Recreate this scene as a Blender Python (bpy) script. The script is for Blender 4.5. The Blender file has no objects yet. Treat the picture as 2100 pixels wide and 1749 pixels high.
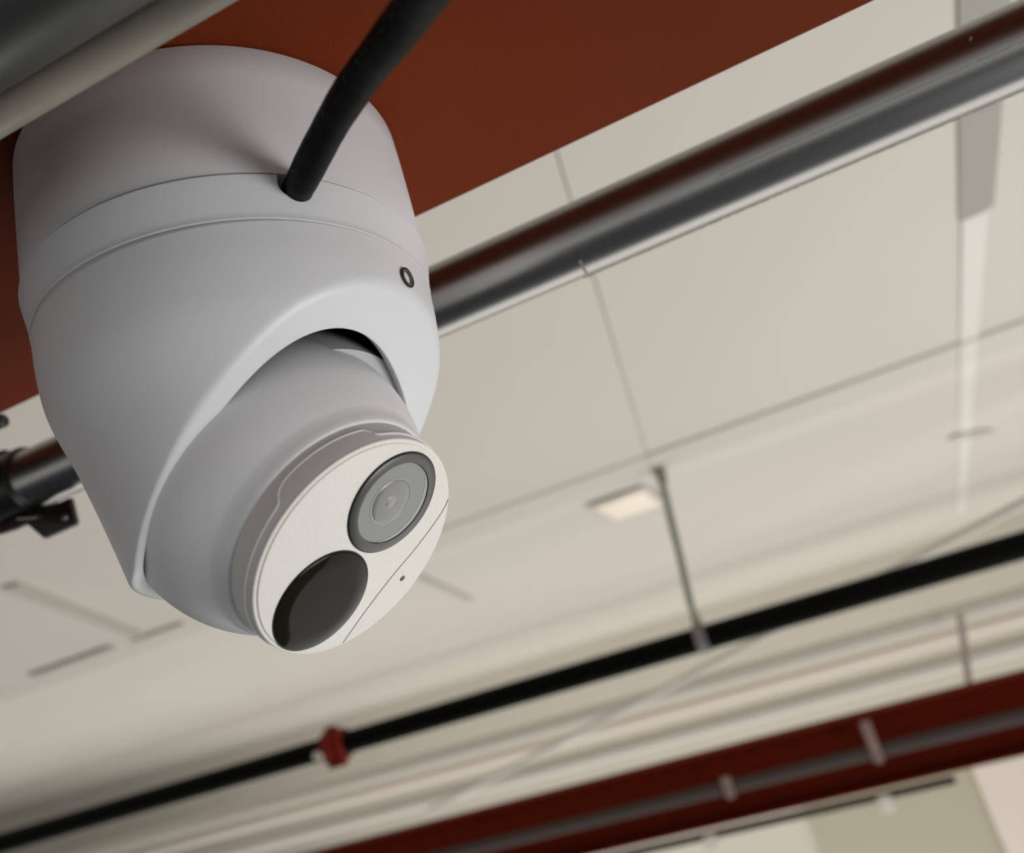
import bpy, bmesh, math, random
from mathutils import Vector, Matrix

PI = math.pi
R = math.radians
random.seed(7)
SC = bpy.context.scene
COL = SC.collection

# ------------------------------------------------------------------ camera
cam_data = bpy.data.cameras.new('camera')
cam = bpy.data.objects.new('camera', cam_data)
COL.objects.link(cam)
AX = Vector((0.90095422, 0.34950823, -0.25714878))      # image right
AY = Vector((-0.34631876, 0.22214944, -0.91143455))     # image down
AZ = Vector((-0.26142842, 0.91021625, 0.32118773))      # view direction
m = Matrix.Identity(4)
for i in range(3):
    m[i][0] = AX[i]; m[i][1] = -AY[i]; m[i][2] = -AZ[i]
cam.matrix_world = m
cam_data.sensor_fit = 'HORIZONTAL'
cam_data.sensor_width = 36.0
cam_data.lens = 29.546
cam_data.clip_start = 0.01
cam_data.clip_end = 100
cam_data.dof.use_dof = True
cam_data.dof.focus_distance = 0.215
cam_data.dof.aperture_fstop = 10.5
SC.camera = cam

# ------------------------------------------------------------------ world, lights, exposure
w = bpy.data.worlds.new('world'); SC.world = w
w.use_nodes = True
bg = w.node_tree.nodes['Background']
bg.inputs[0].default_value = (0.96, 0.95, 0.93, 1)
bg.inputs[1].default_value = 0.5
SC.view_settings.view_transform = 'Standard'
SC.view_settings.look = 'None'
SC.view_settings.gamma = 1
SC.view_settings.exposure = 0.0
SC.view_settings.use_curve_mapping = False


def area(name, loc, target, sx, sy, power, color):
    d = bpy.data.lights.new(name, 'AREA')
    d.shape = 'RECTANGLE'; d.size = sx; d.size_y = sy
    d.energy = power; d.color = color
    o = bpy.data.objects.new(name, d); COL.objects.link(o)
    o.location = loc
    o.rotation_euler = (Vector(target) - Vector(loc)).to_track_quat('-Z', 'Y').to_euler()
    return o


area('side_fill_light', (2.7, 0.35, -1.9), (0, 0.3, 0.15), 2.0, 1.5, 95, (1.0, 0.985, 0.955))  # unseen area lamp added to light the turret from the lower right
area('floor_bounce_light', (-0.6, 4.9, -2.2), (-0.6, 4.9, 1), 10.0, 6.0, 262, (1.0, 0.98, 0.935))


# ------------------------------------------------------------------ materials
def lin(c):
    return tuple(((v / 255) / 12.92 if v / 255 <= 0.04045 else ((v / 255 + 0.055) / 1.055) ** 2.4) for v in c) + (1,)


def mat(name, rgb, rough=0.5, metal=0.0, noise=0.0, nscale=30.0, bump=0.0, bscale=200.0, rough_var=0.0,
        stretch=(1, 1, 1), spec=0.5, coat=0.0, bdist=0.001):
    mt = bpy.data.materials.new(name)
    mt.use_nodes = True
    nt = mt.node_tree
    b = nt.nodes['Principled BSDF']
    c = lin(rgb)
    b.inputs['Base Color'].default_value = c
    b.inputs['Roughness'].default_value = rough
    b.inputs['Metallic'].default_value = metal
    b.inputs['Specular IOR Level'].default_value = spec
    b.inputs['Coat Weight'].default_value = coat
    tc = nt.nodes.new('ShaderNodeTexCoord')
    mp = nt.nodes.new('ShaderNodeMapping')
    mp.inputs['Scale'].default_value = stretch
    nt.links.new(tc.outputs['Object'], mp.inputs['Vector'])
    if noise > 0 or rough_var > 0:
        n = nt.nodes.new('ShaderNodeTexNoise')
        n.inputs['Scale'].default_value = nscale
        n.inputs['Detail'].default_value = 5
        nt.links.new(mp.outputs[0], n.inputs['Vector'])
        if noise > 0:
            rp = nt.nodes.new('ShaderNodeMixRGB')
            rp.inputs[1].default_value = tuple(max(0, v * (1 - noise)) for v in c[:3]) + (1,)
            rp.inputs[2].default_value = tuple(min(1, v * (1 + noise)) for v in c[:3]) + (1,)
            nt.links.new(n.outputs['Fac'], rp.inputs[0])
            nt.links.new(rp.outputs[0], b.inputs['Base Color'])
        if rough_var > 0:
            mr = nt.nodes.new('ShaderNodeMapRange')
            mr.inputs['To Min'].default_value = rough - rough_var
            mr.inputs['To Max'].default_value = rough + rough_var
            nt.links.new(n.outputs['Fac'], mr.inputs['Value'])
            nt.links.new(mr.outputs[0], b.inputs['Roughness'])
    if bump > 0:
        n2 = nt.nodes.new('ShaderNodeTexNoise')
        n2.inputs['Scale'].default_value = bscale
        n2.inputs['Detail'].default_value = 4
        nt.links.new(mp.outputs[0], n2.inputs['Vector'])
        bp = nt.nodes.new('ShaderNodeBump')
        bp.inputs['Strength'].default_value = bump
        bp.inputs['Distance'].default_value = bdist
        nt.links.new(n2.outputs['Fac'], bp.inputs['Height'])
        nt.links.new(bp.outputs[0], b.inputs['Normal'])
    return mt


M_white = mat('white_plastic', (201, 202, 205), 0.42, noise=0.02, nscale=60, bump=0.05, bscale=2600, bdist=0.0002)
M_mount = mat('white_mount_plastic', (197, 196, 199), 0.45, noise=0.03, nscale=40, bump=0.05, bscale=2600, bdist=0.0002)
M_collar = mat('grey_collar_plastic', (196, 195, 193), 0.5)
M_face = mat('speckled_face_plastic', (214, 213, 207), 0.5, noise=0.05, nscale=900, bump=0.25, bscale=1500, bdist=0.0003)
M_bezel = mat('dark_grey_bezel', (66, 66, 64), 0.35)
M_lensbase = mat('lens_grey', (118, 119, 117), 0.3, coat=0.4)
M_lensring = mat('lens_ring_grey', (140, 141, 138), 0.35)
M_lensdome = mat('lens_dome_glass', (116, 115, 112), 0.2, coat=0.3)
M_ir = mat('infrared_black_glass', (27, 24, 16), 0.1, coat=0.0, spec=0.1)
M_black = mat('black_rubber', (5, 5, 5), 0.6)
M_dark = mat('black_interior', (14, 14, 15), 0.8)
M_gimbal = mat('grey_gimbal', (165, 165, 168), 0.4)
M_screw = mat('screw_steel', (120, 118, 116), 0.3, metal=1.0)
M_cable = mat('black_cable_jacket', (4, 4, 4), 0.42, bump=0.1, bscale=90, bdist=0.0006, spec=0.07)
M_print = mat('faded_cable_print', (60, 68, 74), 0.6)
M_steel = mat('galvanized_steel', (172, 171, 168), 0.3, metal=1.0, noise=0.10, nscale=26, rough_var=0.06,
              bump=0.03, bscale=220, stretch=(0.25, 1, 1), bdist=0.0006)
M_bead = mat('weld_bead_steel', (205, 204, 200), 0.25, metal=1.0, bump=0.6, bscale=900, bdist=0.0005)
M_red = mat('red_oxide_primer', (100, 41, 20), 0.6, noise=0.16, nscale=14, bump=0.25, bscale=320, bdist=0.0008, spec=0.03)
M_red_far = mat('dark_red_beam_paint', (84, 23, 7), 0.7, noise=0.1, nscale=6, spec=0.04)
M_blackpipe = mat('black_pipe_paint', (4, 4, 3), 0.6, spec=0.06)
M_blackmetal = mat('black_hanger_steel', (12, 11, 10), 0.38, spec=0.5)
M_pale = mat('pale_painted_steel', (198, 193, 182), 0.6)
M_rod = mat('grey_threaded_rod', (128, 127, 118), 0.6, metal=0.0, bump=0.4, bscale=300)
M_ceil = mat('off_white_ceiling', (207, 201, 191), 0.75, noise=0.04, nscale=1.6, bump=0.05, bscale=60)
M_ceilback = mat('ceiling_gap_grey', (200, 195, 186), 0.9)
M_wall = mat('cream_wall_paint', (206, 200, 187), 0.8, noise=0.05, nscale=2)
M_wall2 = mat('pink_white_wall_paint', (214, 205, 195), 0.8)
M_trim2 = mat('tan_wall_paint', (176, 170, 150), 0.8)
M_floor = mat('dark_floor', (60, 68, 84), 0.6, noise=0.15, nscale=3)
M_groove = mat('groove_grey', (112, 112, 108), 0.7)
M_strap = mat('dull_strap_steel', (120, 98, 92), 0.7)
M_steel_dull = mat('dull_galvanized_steel', (118, 118, 114), 0.42, metal=1.0, noise=0.12, nscale=18, rough_var=0.06, stretch=(0.25, 1, 1))
M_hang = mat('hanger_ring_grey', (112, 110, 108), 0.6)
M_joint = mat('joint_strip_paint', (186, 180, 170), 0.8)
M_joint2 = mat('darker_joint_strip_paint', (162, 160, 150), 0.8)
M_band = mat('pale_band_coating', (168, 165, 150), 0.45, metal=0.35, noise=0.12, nscale=60, rough_var=0.08)
M_upr = mat('pinkish_grey_pipe_paint', (170, 156, 150), 0.7)
M_stripw = mat('white_strip_paint', (222, 219, 212), 0.7)
M_grey = mat('grey_trim_paint', (150, 148, 138), 0.7)
M_greypipe = mat('dark_grey_far_pipe', (48, 36, 30), 0.7)
M_redclamp = mat('red_coupling_paint', (104, 27, 12), 0.6, spec=0.1, noise=0.1, nscale=40)


# ------------------------------------------------------------------ helpers
def obj(name, bm, mt, parent=None, smooth=True, sharp=40):
    me = bpy.data.meshes.new(name)
    bmesh.ops.recalc_face_normals(bm, faces=bm.faces)
    if smooth:
        for f in bm.faces: f.smooth = True
        for e in bm.edges:
            if len(e.link_faces) == 2 and e.calc_face_angle(0) > R(sharp): e.smooth = False
    bm.to_mesh(me); bm.free()
    me.materials.append(mt)
    o = bpy.data.objects.new(name, me); COL.objects.link(o)
    if parent: o.parent = parent
    return o


def tag(o, label=None, cat=None, group=None, kind=None):
    if label: o['label'] = label
    if cat: o['category'] = cat
    if group: o['group'] = group
    if kind: o['kind'] = kind
    return o


def thing(name, label, cat, group=None):
    o = bpy.data.objects.new(name, None); COL.objects.link(o)
    o.empty_display_size = 0.02
    return tag(o, label, cat, group)


def box(bm, lo, hi, shear=0.0):
    vs = [bm.verts.new((x + shear * y, y, z)) for x in (lo[0], hi[0]) for y in (lo[1], hi[1]) for z in (lo[2], hi[2])]
    for f in ((0, 1, 3, 2), (4, 6, 7, 5), (0, 4, 5, 1), (2, 3, 7, 6), (0, 2, 6, 4), (1, 5, 7, 3)):
        bm.faces.new([vs[i] for i in f])


def bevel(bm, wdt, seg=2):
    bmesh.ops.bevel(bm, geom=list(bm.edges), offset=wdt, segments=seg, affect='EDGES', profile=0.5)


def frame_of(n):
    n = Vector(n).normalized()
    a = n.cross(Vector((0, 0, 1)))
    if a.length < 1e-4: a = Vector((1, 0, 0))
    a.normalize()
    return a, n.cross(a), n


def rows(bm, rings, closed=True, cap0=False, cap1=False):
    """rings: list of lists of points, all same length"""
    vr = [[bm.verts.new(p) for p in r] for r in rings]
    n = len(vr[0])
    for i in range(len(vr) - 1):
        for j in range(n if closed else n - 1):
            k = (j + 1) % n
            bm.faces.new((vr[i][j], vr[i][k], vr[i + 1][k], vr[i + 1][j]))
    if cap0: bm.faces.new(vr[0])
    if cap1: bm.faces.new(vr[-1])
    return vr


def lathe(bm, c, n, prof, seg=96, cap0=False, cap1=False, ab=None):
    """prof: list of (h, r) along the axis n from c"""
    a, b, n = ab if ab else frame_of(n)
    c = Vector(c)
    rings = [[c + n * h + (a * math.cos(t) + b * math.sin(t)) * r for t in (2 * PI * j / seg for j in range(seg))]
             for h, r in prof]
    rows(bm, rings, cap0=cap0, cap1=cap1)


def tube(bm, pts, r, seg=16, caps=True):
    pts = [Vector(p) for p in pts]
    rad = r if isinstance(r, (list, tuple)) else [r] * len(pts)
    t = (pts[1] - pts[0]).normalized()
    a = t.orthogonal().normalized()
    rings = []
    for i, p in enumerate(pts):
        if i == 0: tt = pts[1] - pts[0]
        elif i == len(pts) - 1: tt = pts[-1] - pts[-2]
        else: tt = pts[i + 1] - pts[i - 1]
        tt.normalize()
        a = (a - tt * a.dot(tt)).normalized()
        b = tt.cross(a)
        rings.append([p + (a * math.cos(2 * PI * j / seg) + b * math.sin(2 * PI * j / seg)) * rad[i] for j in range(seg)])
    rows(bm, rings, cap0=caps, cap1=caps)


def catmull(pts, n=8):
    P = [Vector(p) for p in pts]
    P = [P[0] * 2 - P[1]] + P + [P[-1] * 2 - P[-2]]
    out = []
    for i in range(1, len(P) - 2):
        for k in range(n):
            t = k / n
            a, b, c, d = P[i - 1], P[i], P[i + 1], P[i + 2]
            out.append(0.5 * ((2 * b) + (c - a) * t + (2 * a - 5 * b + 4 * c - d) * t * t + (3 * b - a - 3 * c + d) * t ** 3))
    out.append(P[-2])
    return out


# ================================================================== STRUCTURE
CEIL = 0.50
# ceiling: pale backing and separate panels with open joints
bm = bmesh.new(); box(bm, (-14, -3, CEIL + 0.012), (7, 8.6, CEIL + 0.05))
ceiling = obj('ceiling', bm, M_ceilback, smooth=False); tag(ceiling, kind='structure')
SX, SY, GAP, SH = 1.22, 2.44, 0.0018, -0.14
bm = bmesh.new(); box(bm, (GAP / 2, GAP / 2, 0.004), (SX - GAP / 2, SY - GAP / 2, 0.012), shear=SH)
first = obj('ceiling_panel', bm, M_ceil, ceiling, smooth=False)
k0 = 0
for iy in range(-2, 3):
    for ix in range(-11, 5):
        y0 = 1.975 + iy * SY
        x0 = 0.016 + ix * SX + SH * y0
        if x0 < -13.5 or x0 > 6.0: continue
        if k0 == 0: o = first
        else:
            o = first.copy(); COL.objects.link(o); o.parent = ceiling
        k0 += 1
        o.location = (x0, y0, CEIL + random.uniform(-0.0015, 0.0015))

# far wall, side wall, floor
bm = bmesh.new(); box(bm, (-14, 8.0, -2.4), (7, 8.1, CEIL + 0.02))
tag(obj('wall_far', bm, M_wall, smooth=False), kind='structure')
bm = bmesh.new(); box(bm, (-14, -3, -2.45), (7, 8.1, -2.4))
tag(obj('floor', bm, M_floor, smooth=False), kind='structure')
bm = bmesh.new(); box(bm, (0.60, 7.90, -2.4), (3.2, 8.0, -1.02))
tag(obj('trim_1', bm, M_wall2, smooth=False), kind='structure')

bm = bmesh.new(); box(bm, (-0.72, 7.94, -2.4), (0.60, 8.0, -1.02))
tag(obj('trim_2', bm, M_trim2, smooth=False), kind='structure')

# ================================================================== RED BEAM over the camera
ZT = 0.17075
def ibeam(name, mt, x0, x1, ya, yb, zb, zt, tf, tw, label):
    t = thing(name, label, 'beam')
    bm = bmesh.new(); box(bm, (x0, ya, zb), (x1, yb, zb + tf)); bevel(bm, 0.0012)
    obj('bottom_flange', bm, mt, t)
    ym = (ya + yb) / 2
    bm = bmesh.new(); box(bm, (x0, ym - tw / 2, zb + tf), (x1, ym + tw / 2, zt - tf))
    obj('web', bm, mt, t, smooth=False)
    bm = bmesh.new(); box(bm, (x0, ya, zt - tf), (x1, yb, zt)); bevel(bm, 0.0012)
    obj('top_flange', bm, mt, t)
    return t
ibeam('steel_beam', M_red, -4.5, 3.5, -0.03, 0.2415, ZT, CEIL - 0.001, 0.012, 0.009,
      'wide brown-red primed steel beam the white security camera is mounted under')
YB = 4.30
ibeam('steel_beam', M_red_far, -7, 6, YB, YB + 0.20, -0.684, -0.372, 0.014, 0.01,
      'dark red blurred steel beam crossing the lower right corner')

# ================================================================== CONDUITS
CR = 0.01475
CY, CZ = 0.30143, 0.17082


def conduit(cy, cz, r, x0, x1, label, mt=None):
    t = thing('steel_conduit', label, 'conduit')
    t.location = (0, cy, cz)
    bm = bmesh.new()
    rings = []
    n = 160
    for i in range(n + 1):
        x = x0 + (x1 - x0) * i / n
        rings.append([Vector((x, math.cos(2 * PI * j / 64) * r, math.sin(2 * PI * j / 64) * r)) for j in range(64)])
    rows(bm, rings, cap0=True, cap1=True)
    obj('tube', bm, mt or M_steel, t)
    return t


c1 = conduit(CY, CZ, CR, -3.0, 2.2, 'shiny galvanized steel conduit running behind the white camera past the beam edge')
# fine weld seam and bright lower bead
bm = bmesh.new()
a0 = R(-153.8)
tube(bm, [(x, math.cos(a0) * CR, math.sin(a0) * CR) for x in [0.02 + 0.006 * i for i in range(120)]], 0.00022, 8)
obj('weld_seam', bm, M_bead, c1)
bm = bmesh.new()
a0 = R(-64)
tube(bm, [(x, math.cos(a0) * CR, math.sin(a0) * CR) for x in [-0.042 + 0.008 * i for i in range(120)]], 0.00045, 8)
obj('weld_bead', bm, M_bead, c1)
bm = bmesh.new()
for ang in range(-118, -60, 6):
    a1 = R(ang)
    box(bm, (-0.0402, math.cos(a1) * CR - 0.0007, math.sin(a1) * CR - 0.0007), (-0.0392, math.cos(a1) * CR + 0.0007, math.sin(a1) * CR + 0.0007))
obj('score_mark', bm, M_grey, c1)
bm = bmesh.new(); lathe(bm, (0.1119, 0.28679 - CY, 0.17266 - CZ), (0, -1, 0.1), [(-0.001, 0.0006), (0.0004, 0.0005), (0.0006, 0.0001)], 12, True, True)
obj('zinc_bump', bm, M_bead, c1)

NR = 0.0117
conduit(0.0872, 0.1400, NR, -2.0, 1.2, 'nearest blurred dark grey steel conduit filling the top left corner', M_steel_dull)
bm = bmesh.new(); tube(bm, [(-2.0, 0, 0), (-0.5, 0, 0), (0, 0, 0), (1.2, 0, 0)], 0.00404, 32)
o = obj('pale_band_rod', bm, M_band); o.location = (0, 0.1070, 0.1423)  # rod added to give the corner metal its pale lower band
tag(o, 'added thin pale rod making the light band along the lower side of the dark grey corner conduit', 'rod')

# ================================================================== CONDUIT HANGER (black)
t = thing('conduit_hanger', 'black steel clamp wrapped round the shiny conduit at the left edge', 'clamp')
t.location = (-0.345, CY, CZ)
LX, LY, LZ = t.location
bm = bmesh.new()
prof = []
rings = []
for j in range(64):
    th = 2 * PI * j / 64
    prof.append((math.cos(th), math.sin(th)))
rings = []
for (x, r) in ((-0.012, CR + 0.0002), (-0.012, CR + 0.0022), (0.0135, CR + 0.0022), (0.0135, CR + 0.0002)):
    rings.append([Vector((x, c * r, s * r)) for c, s in prof])
vr = rows(bm, rings)
for j in range(64):
    k = (j + 1) % 64
    bm.faces.new((vr[3][j], vr[3][k], vr[0][k], vr[0][j]))
obj('strap', bm, M_blackmetal, t)
# tab with a hole
outl = [(-0.3560, 0.1500), (-0.3560, 0.1600), (-0.3290, 0.1562), (-0.3180, 0.1530), (-0.3083, 0.1530), (-0.3062, 0.1398),
        (-0.3074, 0.1388), (-0.3265, 0.1384), (-0.3365, 0.1492), (-0.3450, 0.1490)]
bm = bmesh.new()
vs = [bm.verts.new((x - LX, -0.0012, z - LZ)) for x, z in outl]
f = bm.faces.new(vs)
ex = bmesh.ops.extrude_face_region(bm, geom=[f])
bmesh.ops.translate(bm, verts=[v for v in ex['geom'] if isinstance(v, bmesh.types.BMVert)], vec=(0, 0.0026, 0))
bevel(bm, 0.0004, 2)
obj('tab', bm, M_blackmetal, t)
bm = bmesh.new(); lathe(bm, (-0.3122 - LX, -0.0010, 0.1441 - LZ), (0, -1, 0), [(0, 0.0018), (0.0012, 0.0016), (0.0014, 0.0008)], 20, True, True)
tag(obj('screw_head', bm, M_steel, t), 'small bright steel screw head')
bm = bmesh.new(); tube(bm, [(-0.3400 - LX, -0.0022, 0.1528 - LZ), (-0.3275 - LX, -0.0022, 0.1493 - LZ)], 0.0011, 12)
tag(obj('bolt', bm, M_steel, t), 'bright steel bolt shank')
bm = bmesh.new(); box(bm, (-0.012, -0.007, 0.0155), (0.004, 0.005, 0.0185)); bevel(bm, 0.001)
obj('strap_top', bm, M_blackmetal, t)
# beam clamp jaw gripping the flange, beyond the left edge of the frame
bm = bmesh.new()
vs = [bm.verts.new((-0.010, y, z)) for y, z in ((0.262 - CY, 0.1618 - CZ), (0.215 - CY, 0.1618 - CZ), (0.215 - CY, 0.1690 - CZ), (0.2450 - CY, 0.1690 - CZ),
      (0.2450 - CY, 0.1865 - CZ), (0.215 - CY, 0.1865 - CZ), (0.215 - CY, 0.1935 - CZ), (0.262 - CY, 0.1935 - CZ), (0.270 - CY, 0.1860 - CZ), (0.2875 - CY, 0.1860 - CZ),
      (0.2875 - CY, 0.1800 - CZ), (0.270 - CY, 0.1800 - CZ))]
f = bm.faces.new(vs)
ex = bmesh.ops.extrude_face_region(bm, geom=[f])
bmesh.ops.translate(bm, verts=[v for v in ex['geom'] if isinstance(v, bmesh.types.BMVert)], vec=(0.022 - 0.012, 0, 0))
obj('beam_jaw', bm, M_blackmetal, t)
bm = bmesh.new(); lathe(bm, (-0.2885 - LX, 0.2500 - CY, 0.1735 - CZ), (1, 0, 0), [(-0.05, 0.0030), (0.0, 0.0030), (0.0010, 0.0020)], 24, True, True)
obj('clamp_screw', bm, M_blackmetal, t)

# ================================================================== TURRET CAMERA
XC, YC = -0.12001181, 0.18315552
Z1, Z2 = 0.13035931, 0.11922435
ZK = [0.0300, 0.0472, 0.0652, 0.0832, 0.1012, 0.1100, 0.11922, 0.13036]
RK = [0.0300, 0.03515, 0.04006, 0.04552, 0.05155, 0.05255, 0.05300, 0.05480]
DK = [0.30, 0.275, 0.285, 0.33, 0.17, 0.075, 0.09, 0.16]


def prof_r(z):
    """Hermite interpolation of the body radius over height"""
    z = max(ZK[0], min(ZK[-1], z))
    i = 0
    while i < len(ZK) - 2 and z > ZK[i + 1]: i += 1
    h = ZK[i + 1] - ZK[i]; t = (z - ZK[i]) / h
    return ((2 * t ** 3 - 3 * t * t + 1) * RK[i] + (t ** 3 - 2 * t * t + t) * h * DK[i]
            + (-2 * t ** 3 + 3 * t * t) * RK[i + 1] + (t ** 3 - t * t) * h * DK[i + 1])


turret = thing('security_camera', 'white turret security camera with a round lens face mounted under the red beam', 'camera')
turret.location = (XC, YC, ZT)
BASE = Vector((XC, YC, ZT))


def rel(p): return Vector(p) - BASE


# junction mount
bm = bmesh.new()
pr = [(ZT - 0.0002, 0.0510), (ZT - 0.0004, 0.0530), (ZT - 0.0012, 0.0537), (ZT - 0.010, 0.05395), (0.150, 0.0541), (Z1 + 0.0013, 0.0542), (Z1 + 0.0008, 0.0540), (Z1 + 0.0007, 0.0532), (Z1 + 0.0007, 0.045)]
rings = [[Vector((r * math.cos(2 * PI * j / 160), r * math.sin(2 * PI * j / 160), z - ZT)) for j in range(160)] for z, r in pr]
rows(bm, rings, cap0=True, cap1=True)
obj('mounting_base', bm, M_mount, turret)

# notched ring under the mount : closed tube, notch cut by boolean
bm = bmesh.new()
pr = [(Z1, 0.047), (Z1, 0.0545), (Z1 - 0.0003, prof_r(Z1 - 0.0003))] + [(Z1 - 0.0003 - (Z1 - Z2 - 0.0008) * k / 8, prof_r(Z1 - 0.0003 - (Z1 - Z2 - 0.0008) * k / 8)) for k in range(1, 9)] + [(Z2 + 0.00025, prof_r(Z2) + 0.00013), (Z2 + 0.00005, prof_r(Z2) + 0.00012), (Z2 - 0.0002, prof_r(Z2 - 0.0002)), (Z2 - 0.0002, 0.047)]
rings = [[Vector((r * math.cos(2 * PI * j / 192), r * math.sin(2 * PI * j / 192), z - ZT)) for j in range(192)] for z, r in pr]
vr = rows(bm, rings)
for j in range(192):
    k = (j + 1) % 192
    bm.faces.new((vr[-1][j], vr[-1][k], vr[0][k], vr[0][j]))
ring = obj('cable_ring', bm, M_white, turret)
NA = R(-38.6)
nd = Vector((math.cos(NA), math.sin(NA), 0)); ns = Vector((-math.sin(NA), math.cos(NA), 0))
bm = bmesh.new()
NW = 0.0044
ol = [(-NW, 0.004), (-NW, -0.0024)] + [(-NW * math.cos(PI * k / 10), -0.0024 - 0.0034 * math.sin(PI * k / 10)) for k in range(1, 10)] + [(NW, -0.0024), (NW, 0.004)]
zr = Z1 - ZT
vs0 = [bm.verts.new(nd * 0.040 + ns * a + Vector((0, 0, zr + b))) for a, b in ol]
vs1 = [bm.verts.new(nd * 0.062 + ns * a + Vector((0, 0, zr + b))) for a, b in ol]
bm.faces.new(vs0); bm.faces.new(list(reversed(vs1)))
for i in range(len(ol)):
    k = (i + 1) % len(ol)
    bm.faces.new((vs0[i], vs1[i], vs1[k], vs0[k]))
cutter = obj('notch_cutter', bm, M_dark, turret, smooth=False)
md = ring.modifiers.new('notch', 'BOOLEAN'); md.object = cutter; md.operation = 'DIFFERENCE'; md.solver = 'EXACT'
bpy.context.view_layer.update()
dg = bpy.context.evaluated_depsgraph_get()
newme = bpy.data.meshes.new_from_object(ring.evaluated_get(dg))
ring.modifiers.clear(); ring.data = newme
bpy.data.objects.remove(cutter, do_unlink=True)
bm = bmesh.new(); bm.from_mesh(ring.data)
for e in bm.edges: e.smooth = not (len(e.link_faces) == 2 and e.calc_face_angle(0) > R(35))
bm.to_mesh(ring.data); bm.free()
# dark liner behind the notch
bm = bmesh.new()
rings = [[Vector((0.0468 * math.cos(2 * PI * j / 64), 0.0468 * math.sin(2 * PI * j / 64), z - ZT)) for j in range(64)] for z in (Z1 - 0.0001, Z2 + 0.0005)]
rows(bm, rings, cap0=True, cap1=True)
obj('inner_sleeve', bm, M_dark, turret)

# dome shell cut by an oblique plane, with the opening for the ball
PN = Vector((0.61695, -0.06616, -0.78421)).normalized()
PO = Vector((-0.10828, 0.1819, 0.07432))
PU = Vector((-0.10663, -0.9943, 0.0)).normalized()
PV = PN.cross(PU)
CI = Vector((-0.11187, 0.18128, 0.07155))
FC = [0.04002, -0.00014, 0.00067, -0.00125, -0.00014, -0.00128, 0.00072, -0.00037, 0.00117]


def open_r(t):
    s = FC[0]
    for k in range(1, 5):
        s += FC[2 * k - 1] * math.cos(k * t) + FC[2 * k] * math.sin(k * t)
    return s


bm = bmesh.new()
NS = 240
cols = []
for j in range(NS):
    ph = 2 * PI * j / NS
    d = Vector((math.cos(ph), math.sin(ph), 0))
    def pt(z): return Vector((XC, YC, z)) + d * prof_r(z)
    lo, hi = 0.030, Z2
    for _ in range(50):
        mid = (lo + hi) / 2
        if (pt(mid) - PO).dot(PN) > 0: lo = mid
        else: hi = mid
    zp = hi
    kk = 0.003
    zc = 0.0520 + (zp - 0.0520 + math.sqrt((zp - 0.0520) ** 2 + kk * kk)) / 2
    K = pt(zc)
    lift = max(0.0, -(K - PO).dot(PN))
    Kp = K + PN * lift
    v = Kp - CI
    th = math.atan2(v.dot(PV), v.dot(PU))
    ro = open_r(th)
    rk_ = v.length
    wm = rk_ - ro
    ro = rk_ - (0.0021 + (wm - 0.0021 + math.sqrt((wm - 0.0021) ** 2 + 0.0008 ** 2)) / 2)
    e = (PU * math.cos(th) + PV * math.sin(th))
    Op = CI + e * ro - PN * lift * 0.8
    wd = rk_ - ro
    bl = min(0.0022, wd * 0.4)
    col = [pt(Z2 - 0.0002) + d * -0.002, pt(Z2 - 0.0002)]
    nrow = 26
    zA = zc + bl
    for i in range(1, nrow + 1):
        z = Z2 + (zA - Z2) * i / nrow
        col.append(pt(z))
    A = pt(zA)
    B = K + (Op - K).normalized() * bl
    for i in range(1, 7):
        s = i / 7
        col.append(A * (1 - s) ** 2 + K * 2 * s * (1 - s) + B * s * s)
    col.append(B)
    eb = min(0.0005, wd * 0.2)
    C1 = Op + (K - Op).normalized() * eb
    for i in range(1, 5): col.append(B.lerp(C1, i / 5))
    col.append(C1)
    D = Op - PN * eb
    for i in range(1, 4):
        s = i / 4
        col.append(C1 * (1 - s) ** 2 + Op * 2 * s * (1 - s) + D * s * s)
    col.append(D)
    col.append(Op - PN * 0.0028)
    col.append(Op - PN * 0.0032 + e * 0.002)
    cols.append([rel(p) for p in col])
nr = len(cols[0])
rows(bm, [[cols[j][i] for j in range(NS)] for i in range(nr)])
obj('shell', bm, M_white, turret, sharp=179)

# dark interior liner that follows the inside of the shell
bm = bmesh.new()
rings = []
NL = 96
for k in range(9):
    rg_ = []
    for j in range(NL):
        ph = 2 * PI * j / NL
        d = Vector((math.cos(ph), math.sin(ph), 0))
        z = Z2 - 0.0005 - k * 0.0055
        while True:
            P = Vector((XC, YC, z)) + d * (prof_r(z) - 0.0038)
            if (P - PO).dot(PN) < -0.0055 or z > Z2 - 0.001: break
            z += 0.0004
        rg_.append(rel(P))
    rings.append(rg_)
rows(bm, rings, cap0=True)
obj('inner_housing', bm, M_dark, turret)

# set screw near the cut
sp = Vector((0.05270, -0.00486, 0.1108859 - ZT))
sn = Vector((sp.x, sp.y, -0.004)).normalized()
bm = bmesh.new()
lathe(bm, sp, sn, [(-0.002, 0.0024), (0.00025, 0.0024), (0.0003, 0.0018), (-0.0012, 0.0016), (-0.0012, 0.0009), (-0.0004, 0.0008), (-0.0004, 0.0001)], 32, True, True)
tag(obj('set_screw', bm, M_screw, turret), 'small recessed steel set screw')
bm = bmesh.new()
lathe(bm, sp + sn * 0.00012, sn, [(0, 0.0028), (0.0002, 0.0027), (0.0002, 0.0023)], 32, False, False)
obj('screw_hole_rim', bm, M_dark, turret)

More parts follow.
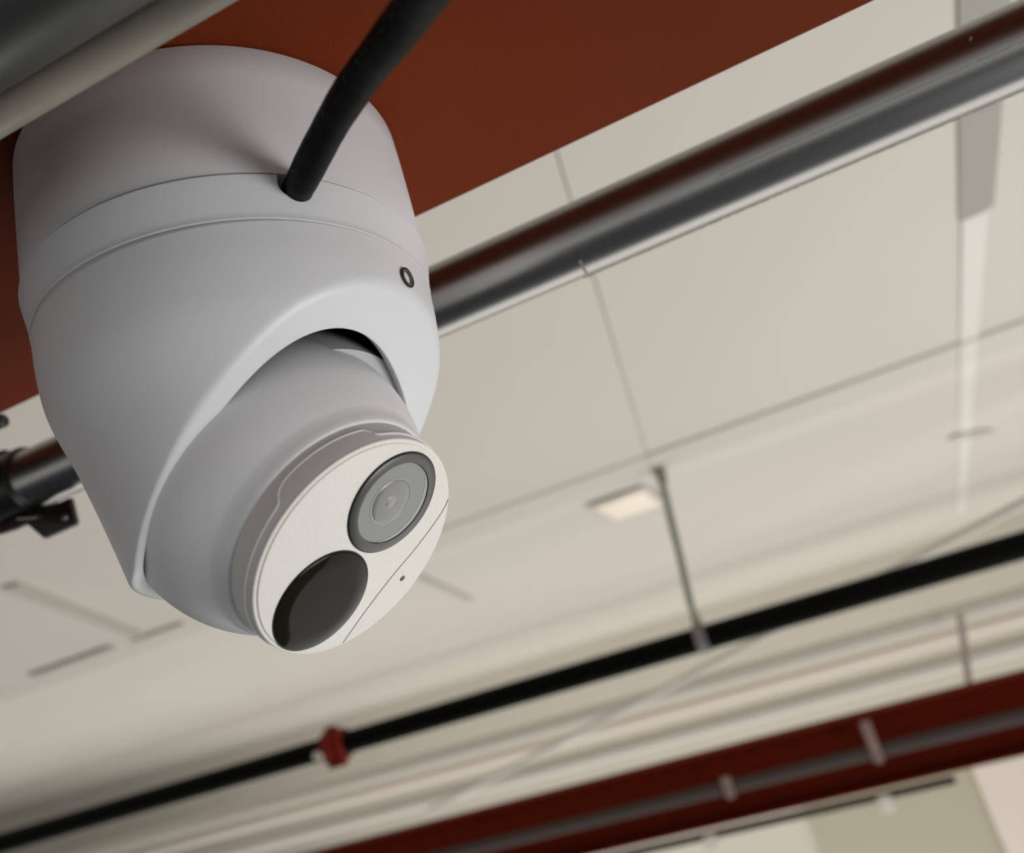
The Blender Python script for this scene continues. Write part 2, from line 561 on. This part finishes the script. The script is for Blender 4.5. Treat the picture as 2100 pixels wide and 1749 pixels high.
# --- eyeball
BC = Vector((-0.11866, 0.1828, 0.07362))
NN = Vector((0.64848205, -0.13065404, -0.7499337)).normalized()
NA_ = Vector((-0.1975079, -0.9803013, 0.0)).normalized()
NB_ = NN.cross(NA_)
if NB_.dot(Vector((-0.73516098, 0.14811783, -0.661513))) < 0: NB_ = -NB_
AB = (NA_, NB_, NN)
RS = 0.03932
bc = rel(BC)
bm = bmesh.new()
pr = []
for i in range(0, 40):
    a = R(82 - (82 + 18) * (1 - i / 39.0)) if False else R(-14 + (35.5 + 14) * i / 39.0)
    pr.append((RS * math.sin(a), RS * math.cos(a)))
pr.insert(0, (pr[0][0], pr[0][1] - 0.0016))
# lip where the ball meets the collar
h_e, r_e = pr[-1]
pr += [(0.0250, 0.0313), (0.0262, 0.0308), (0.0266, 0.0305), (0.0267, 0.0300), (0.0267, 0.0285)]
lathe(bm, bc, NN, pr, 200, False, True, AB)
ball = obj('eyeball', bm, M_white, turret, sharp=50)
# gimbal ring behind the ball's front half
bm = bmesh.new()
gc = bc + (AX * 0.45 - AY * 0.90) * 0.0042 + AZ * 0.008
lathe(bm, gc, NN, [(0.0385 * math.sin(R(a)), 0.0385 * math.cos(R(a))) for a in range(-40, 13, 4)], 120, True, True, AB)
obj('gimbal_ring', bm, M_gimbal, turret)
bm = bmesh.new()
lathe(bm, bc, NN, [(-0.0180, 0.0325), (-0.0245, 0.0300), (-0.0255, 0.026)], 120, True, True, AB)
obj('inner_ball', bm, M_white, turret)

# collar
bm = bmesh.new()
lathe(bm, bc, NN, [(0.0262, 0.0290), (0.0266, 0.0299), (0.0285, 0.02985), (0.0335, 0.0296), (0.0342, 0.0294)], 200, True, True, AB)
obj('collar', bm, M_collar, ball)


def onball(a, b, h): return bc + NA_ * a + NB_ * b + NN * h


pts = []
for th_, h in ((150, .0322), (120, .0322), (90, .0321), (60, .0321), (40, .0321), (20, .0321), (4, .0321), (-8, .0321), (-15.7, .0319), (-18.5, .0306), (-21.7, .0294), (-27, .0288),
               (-36, .0287), (-46, .0287), (-55, .0288), (-64, .0290), (-68, .0292), (-70.5, .0306), (-73, .0321), (-85, .0322), (-103, .0323), (-125, .0323), (-150, .0323)):
    pts.append((th_, h))
cc = catmull([(a, h * 1000, 0) for a, h in pts], 6)
bm = bmesh.new()
tube(bm, [onball(0.02975 * math.cos(R(p[0])), 0.02975 * math.sin(R(p[0])), p[1] / 1000) for p in cc], 0.00036, 8)
tag(obj('collar_ridge', bm, M_white, ball), 'thin light raised line with a step around the grey collar')

# face : rim disc
HF = 0.03475
bm = bmesh.new()
lathe(bm, bc, NN, [(0.0338, 0.0280), (0.0340, 0.0292), (0.0344, 0.0295), (HF - 0.0001, 0.0293), (HF, 0.0287), (HF, 0.002)], 200, True, True, AB)
obj('face_rim', bm, M_face, ball)
# raised plate bounded by the slanted groove line
outline = []
RP = 0.0286
gl = [(-0.0239, -0.0157), (-0.0240, -0.0130), (-0.0229, -0.0083), (-0.0202, -0.0009), (-0.01606, 0.0079), (-0.0125, 0.0172), (-0.0096, 0.0269)]
for k in range(0, 241):
    t_ = math.atan2(gl[-1][1], gl[-1][0]); t2 = math.atan2(gl[0][1], gl[0][0])
    tt = t_ + (t2 - t_) * k / 240.0        # from upper angle down through 0 to the lower one
    outline.append((RP * math.cos(tt), RP * math.sin(tt)))
gg = catmull([(a, b, 0) for a, b in gl], 10)
gg = [(g.x, g.y) for g in gg]
poly = outline + gg[1:-1]
bm = bmesh.new()
HP = HF + 0.0004
ctr = (0.004, 0.0)
def inset(p, q):
    v = Vector((p[0] - ctr[0], p[1] - ctr[1])); l = v.length
    v = v * ((l - q) / l)
    return (v.x + ctr[0], v.y + ctr[1])
rg = []
for hh, q in ((HF - 0.0001, 0.0), (HP - 0.00015, 0.00003), (HP - 0.00004, 0.00012), (HP, 0.0003)):
    rg.append([onball(*inset(p, q), hh) for p in poly])
rows(bm, rg, cap0=True, cap1=True)
obj('face_plate', bm, M_face, ball)
# dark groove at the plate's slanted edge
bm = bmesh.new()
tube(bm, [onball(g[0] - 0.00034, g[1], HF + 0.00002) for g in gg], 0.0003, 8)
obj('groove', bm, M_groove, ball)

# main lens window
LCa, LCb = -0.0031, -0.0132


def disc(name, a, b, prof, mt, seg=96, cap0=True, cap1=True):
    bm = bmesh.new()
    lathe(bm, onball(a, b, 0), NN, prof, seg, cap0, cap1, AB)
    return obj(name, bm, mt, ball)


disc('lens_gasket', LCa, LCb, [(HF - 0.001, 0.0139), (HP + 0.0001, 0.0139), (HP + 0.0001, 0.0136)], M_black)
disc('lens_bezel', LCa, LCb, [(HF - 0.001, 0.0135), (HP + 0.0004, 0.0135), (HP + 0.00055, 0.0133), (HP + 0.00055, 0.0111), (HP + 0.0001, 0.01095), (HP + 0.0001, 0.0100)], M_bezel)
disc('lens_well', LCa + 0.0002, LCb, [(HP + 0.00005, 0.01095), (HP + 0.00012, 0.01093), (HP + 0.00012, 0.0002)], M_lensbase, cap1=True)
disc('lens_barrel', LCa + 0.0011, LCb - 0.0003, [(HP, 0.0066), (HP + 0.0002, 0.0065), (HP + 0.00022, 0.0061), (HP + 0.0001, 0.0059)], M_lensring, cap0=False, cap1=False)
disc('lens_element', LCa + 0.0011, LCb - 0.0003, [(HP + 0.0001, 0.0059)] + [(HP + 0.0001 + 0.0004 * math.sin(R(k * 9)), 0.0059 * math.cos(R(k * 9))) for k in range(1, 10)], M_lensdome)
disc('lens_pupil', LCa + 0.0014, LCb - 0.0003, [(HP + 0.0004, 0.0018), (HP + 0.00055, 0.0016), (HP + 0.0006, 0.0003)], M_lensring, seg=48)
# crescent wall at the lower edge of the well
bm = bmesh.new()
r0 = []; r1 = []
for k in range(61):
    t_ = R(95 + (250 - 95) * k / 60.0)
    wth = 0.0011 * math.sin(PI * k / 60.0) + 0.00002
    r0.append(onball(LCa + 0.01092 * math.cos(t_), LCb + 0.01092 * math.sin(t_), HP + 0.0003))
    r1.append(onball(LCa + (0.01092 - wth) * math.cos(t_), LCb + (0.01092 - wth) * math.sin(t_), HP + 0.00016))
rows(bm, [r0, r1], closed=False)
obj('lens_well_wall', bm, M_gimbal, ball)

# infrared window
IA, IB = 0.0052, 0.0140
disc('infrared_gasket', IA, IB, [(HF - 0.001, 0.0138), (HP + 0.0001, 0.0138), (HP + 0.0001, 0.0135)], M_black)
disc('infrared_window', IA, IB, [(HF - 0.001, 0.0134), (HP + 0.0003, 0.0134), (HP + 0.00048, 0.0131), (HP + 0.0006, 0.0090), (HP + 0.00064, 0.0004)], M_ir)
# microphone hole
disc('microphone_hole', -0.0216, 0.0082, [(HF + 0.00002, 0.00085), (HF + 0.00006, 0.0008)], M_bezel, seg=24)

# ================================================================== CABLE
cp = [(-0.0856, 0.1582, 0.1272), (-0.07876, 0.15102, 0.1276), (-0.07392, 0.14633, 0.12638), (-0.06437, 0.13808, 0.1249), (-0.05451, 0.12978, 0.1231), (-0.04515, 0.12182, 0.12021),
      (-0.03607, 0.11343, 0.11571), (-0.02806, 0.10567, 0.11128), (-0.02138, 0.09792, 0.10616), (-0.0153, 0.09003, 0.10078), (-0.005, 0.074, 0.092), (0.008, 0.050, 0.090), (0.03, 0.005, 0.105), (0.045, -0.040, 0.150), (0.050, -0.052, 0.26), (0.050, -0.052, 0.49)]
path = catmull(cp, 10)
t = thing('camera_cable', 'thick black cable plugged into the notch of the white camera', 'cable')
t.location = cp[1]
L0 = Vector(cp[1])
rad = [0.00365 * (1 + 0.018 * math.sin(i * 0.31) + 0.006 * math.sin(i * 1.1)) for i in range(len(path))]
bm = bmesh.new(); tube(bm, [p - L0 for p in path], rad, 32)
obj('jacket', bm, M_cable, t)
# faint worn print marks : small flat strokes lying on the jacket
bm = bmesh.new()
cnt = 0
for idx in (24, 27, 37, 40, 50, 56, 60, 66, 71):
    p = path[idx]; tg = (path[idx + 1] - path[idx - 1]).normalized()
    view = (-p).normalized()
    side = tg.cross(view).normalized()
    up = side.cross(tg).normalized()
    if up.dot(view) < 0: up = -up
    if side.dot(AX) > 0: side = -side
    for s in range(2):
        a = R(42 + random.uniform(-10, 8))
        nrm = (up * math.cos(a) + side * math.sin(a)).normalized()
        cen = p + nrm * (rad[idx] + 0.00002) + tg * random.uniform(-0.0008, 0.0008) - L0
        tan = nrm.cross(tg).normalized()
        d1 = (tan * random.uniform(-1, 1) + tg * random.uniform(0.3, 1)).normalized()
        d2 = nrm.cross(d1)
        ln, wd_ = random.uniform(0.0004, 0.0007), 0.00007
        vs = [bm.verts.new(cen + d1 * (a_ * ln) + d2 * (b_ * wd_) + nrm * c_) for c_ in (0, 0.00006) for a_, b_ in ((-1, -1), (1, -1), (1, 1), (-1, 1))]
        for f in ((0, 1, 2, 3), (4, 7, 6, 5), (0, 4, 5, 1), (1, 5, 6, 2), (2, 6, 7, 3), (3, 7, 4, 0)):
            bm.faces.new([vs[i] for i in f])
o = obj('printed_marks', bm, M_print, t, smooth=False); o['kind'] = 'stuff'

# ================================================================== SPRINKLER PIPE
PY, PZ, PR = 2.14, 0.0671, 0.0305
t = pipe = thing('sprinkler_pipe', 'long black blurred pipe with a red coupling hanging below the ceiling', 'pipe')
t.location = (0, PY, PZ)
bm = bmesh.new(); tube(bm, [(x, 0, 0) for x in (-5, -3, -1, 1, 3, 4.5)], PR, 32)
obj('tube', bm, M_blackpipe, t)

t = thing('pipe_hanger', 'thin grey threaded rod hanger holding the black pipe below the ceiling', 'hanger')
hx = -0.297
t.location = (hx, PY, PZ)
bm = bmesh.new(); tube(bm, [(0.033, 0, CEIL - PZ - 0.003), (0.012, 0, 0.20), (0.0, 0, 0.085)], 0.0092, 12)
obj('rod', bm, M_rod, t)
bm = bmesh.new(); lathe(bm, (0.033, 0, CEIL - PZ - 0.035), (0, 0, 1), [(0, 0.013), (0.02, 0.014), (0.034, 0.018)], 16, True, True)
obj('rod_anchor', bm, M_rod, t)
bm = bmesh.new()
lathe(bm, (0, 0, 0), (1, 0, 0), [(-0.014, PR + 0.0005), (-0.014, PR + 0.004), (0.014, PR + 0.004), (0.014, PR + 0.0005)], 40)
obj('ring', bm, M_hang, t)
bm = bmesh.new()
vs = [(-0.013, -0.004, PR), (0.013, -0.004, PR), (0.006, -0.004, 0.092), (-0.006, -0.004, 0.092)]
lo = [bm.verts.new(v) for v in vs]; hi = [bm.verts.new((a, 0.008, c)) for a, b, c in vs]
bm.faces.new(lo); bm.faces.new(list(reversed(hi)))
for i in range(4): bm.faces.new((lo[i], hi[i], hi[(i + 1) % 4], lo[(i + 1) % 4]))
obj('yoke', bm, M_grey, t, smooth=False)

rx = -0.6294 * PY
bm = bmesh.new()
lathe(bm, (0, 0, 0), (1, 0, 0), [(-0.038, PR + 0.001), (-0.038, PR + 0.008), (-0.024, PR + 0.017), (-0.008, PR + 0.018), (0.0, PR + 0.009), (0.008, PR + 0.012), (0.028, PR + 0.011), (0.034, PR + 0.001)], 40)
t = obj('coupling', bm, M_redclamp, pipe); t.location = (rx, 0, 0)
tag(t, 'red bolted coupling')
bm = bmesh.new(); box(bm, (-0.022, -0.030, -PR - 0.026), (0.020, 0.012, -PR - 0.004)); bevel(bm, 0.004)
obj('lower_lug', bm, M_redclamp, t)
bm = bmesh.new(); tube(bm, [(-0.050, -PR - 0.006, -0.012), (-0.022, -PR - 0.010, -0.016)], 0.0105, 16)
tag(obj('bolt', bm, M_pale, t), 'pale bolt head')
bm = bmesh.new(); box(bm, (-0.025, -0.014, PR + 0.010), (0.004, 0.014, PR + 0.024)); bevel(bm, 0.004)
obj('upper_lug', bm, M_redclamp, t)

# ================================================================== CEILING STRIP, LIGHT BOX
def strip(name, p0, p1, wid, z, th, mt, label, cat):
    a = Vector((p0[0], p0[1], 0)); b = Vector((p1[0], p1[1], 0)); d = (b - a).normalized(); s = Vector((d.y, -d.x, 0))
    bm = bmesh.new()
    vs = [bm.verts.new(q + s * w_ + Vector((0, 0, zz))) for zz in (0, th) for q, w_ in ((a, 0), (b, 0), (b, wid), (a, wid))]
    for f in ((0, 1, 2, 3), (4, 7, 6, 5), (0, 4, 5, 1), (1, 5, 6, 2), (2, 6, 7, 3), (3, 7, 4, 0)): bm.faces.new([vs[i] for i in f])
    o = obj(name, bm, mt, None, smooth=False)
    o.location = (0, 0, z)
    return tag(o, label, cat)


strip('ceiling_strip', (0.300, 0.72), (0.374, 1.285), 0.047, CEIL + 0.002, 0.002, M_joint2, 'short grey strip on the ceiling above the right end of the shiny conduit', 'strip')
strip('ceiling_strip', (0.378, 1.29), (1.02, 6.30), 0.036, CEIL + 0.002, 0.002, M_stripw, 'long white strip running away along the ceiling on the right', 'strip')
strip('seam_cover', (0.57, 3.14), (0.70, 3.30), 0.06, CEIL - 0.004, 0.004, M_joint, 'small grey tab crossing the long white ceiling strip', 'strip')

t = thing('ceiling_light', 'small square cream light panel on the ceiling near the thin pipe hanger', 'light')
t.location = (-0.415, 2.40, CEIL)
M_lamp = mat('lamp_diffuser', (236, 226, 208), 0.6)
b_ = M_lamp.node_tree.nodes['Principled BSDF']
b_.inputs['Emission Color'].default_value = lin((255, 240, 215)); b_.inputs['Emission Strength'].default_value = 0.12
bm = bmesh.new(); box(bm, (-0.085, -0.15, -0.012), (0.085, 0.15, -0.002)); bevel(bm, 0.004)
obj('housing', bm, M_wall2, t)
bm = bmesh.new(); box(bm, (-0.070, -0.13, -0.016), (0.070, 0.13, -0.011)); bevel(bm, 0.002)
obj('diffuser', bm, M_lamp, t)

# grey cover strips over a few ceiling joints
for k, (x0, x1, y, wd_, lb) in enumerate(((-2.20, -1.90, 1.965, 0.034, 'darker grey joint strip on the ceiling at the lower left'),
                                 (-1.84, -1.66, 1.985, 0.024, 'faint grey joint strip on the ceiling just left of the camera dome'))):
    strip('joint_strip', (x0, y), (x1, y), wd_, CEIL - 0.006, 0.005, M_joint2 if k == 0 else M_joint, lb, 'strip')
strip('joint_strip', (-1.60, 1.964), (2.6, 1.964), -0.020, CEIL + 0.0005, 0.003, M_joint, 'long faint joint strip crossing the ceiling above the small light panel', 'strip')
strip('joint_strip', (-1.44, 1.22), (-1.80, 1.93), 0.03, CEIL - 0.006, 0.005, M_joint, 'faint slanting grey strip on the ceiling below the black conduit clamp', 'strip')
strip('joint_strip', (-1.07, 2.10), (-1.30, 3.20), 0.022, CEIL - 0.006, 0.005, M_joint, 'faint slanting grey strip on the ceiling to the right of the camera lens', 'strip')

# ================================================================== PALE PIPES in the distance
def straight(name, p0, p1, r, mt, label, cat, group=None):
    p0 = Vector(p0); p1 = Vector(p1); mid = (p0 + p1) / 2
    bm = bmesh.new(); tube(bm, [p0 - mid, (p0 + p1) / 2 - mid, p1 - mid], r, 20)
    o = obj(name, bm, mt); o.location = mid
    return tag(o, label, cat, group)


D1 = Vector((0.21815, 0.9734, 0.07007)); D2 = Vector((-0.42013, 0.90582, -0.05466))
pA = D1 * 2.75; pB = D2 * 4.2
dd = (pB - pA)
straight('brace_pipe', pA - dd * 0.45, pA + dd * 1.12, 0.014, M_pale, 'thin pale grey brace slanting behind the black pipe', 'brace')
def far_pipe(y, al, r, x0, x1, mt, label):
    z = y * math.tan(R(al))
    straight('ceiling_pipe', (x0, y, z), (x1, y, z), r, mt, label, 'pipe')
far_pipe(5.0, -0.85, 0.045, -6, 5, M_pale, 'pale horizontal pipe seen just below the black pipe')
far_pipe(5.6, -2.0, 0.035, -6, 5, M_wall2, 'whitish horizontal pipe midway between the black pipe and the far red beam')
far_pipe(5.2, -3.4, 0.05, -6, 5, M_pale, 'pale horizontal pipe directly above the far red beam')
far_pipe(6.0, 1.2, 0.03, -7, -0.6, M_pale, 'pale horizontal pipe at the left partly hidden by the black pipe')
straight('upright_pipe', (0.595, 4.8, -0.073), (0.486, 4.8, -0.46), 0.017, M_upr, 'short pinkish grey pipe standing upright just above the far red beam at the right', 'pipe')

# conduit along the far red beam with its hangers
fy = YB - 0.032
straight('beam_conduit', (-7, fy, -0.530), (6, fy, -0.530), 0.030, M_greypipe, 'dark grey conduit running along the side of the far red beam', 'conduit')
for px, lb in ((-0.02, 'pale hanger strap over the far red beam, the right one'), (-0.69, 'small pinkish hanger strap over the far red beam, the left one')):
    t = thing('strap_hanger', lb, 'hanger'); t.location = (px, fy, -0.53)
    tall = 0.135 if px > -0.3 else 0.05
    bm = bmesh.new(); box(bm, (-0.022, -0.040, -0.04), (0.022, -0.031, tall)); bevel(bm, 0.003)
    obj('strap', bm, M_strap, t)
    bm = bmesh.new(); tube(bm, [(0, -0.048, -0.03), (0, -0.030, -0.03)], 0.016, 14)
    obj('bolt', bm, M_strap, t)
straight('beam_conduit', (-7, YB + 0.05, -0.722), (0.25, YB + 0.05, -0.722), 0.018, M_greypipe, 'thin dark conduit under the bottom edge of the far red beam', 'conduit')
for px, lb in ((-0.06, 'small pale fitting under the far red beam at the right'), (-0.86, 'small pale fitting under the far red beam, left of the other')):
    bm = bmesh.new(); box(bm, (-0.03, -0.03, -0.05), (0.03, 0.03, 0.02)); bevel(bm, 0.008)
    o = obj('conduit_fitting', bm, M_pale); o.location = (px, YB + 0.04, -0.735)
    tag(o, lb, 'fitting')
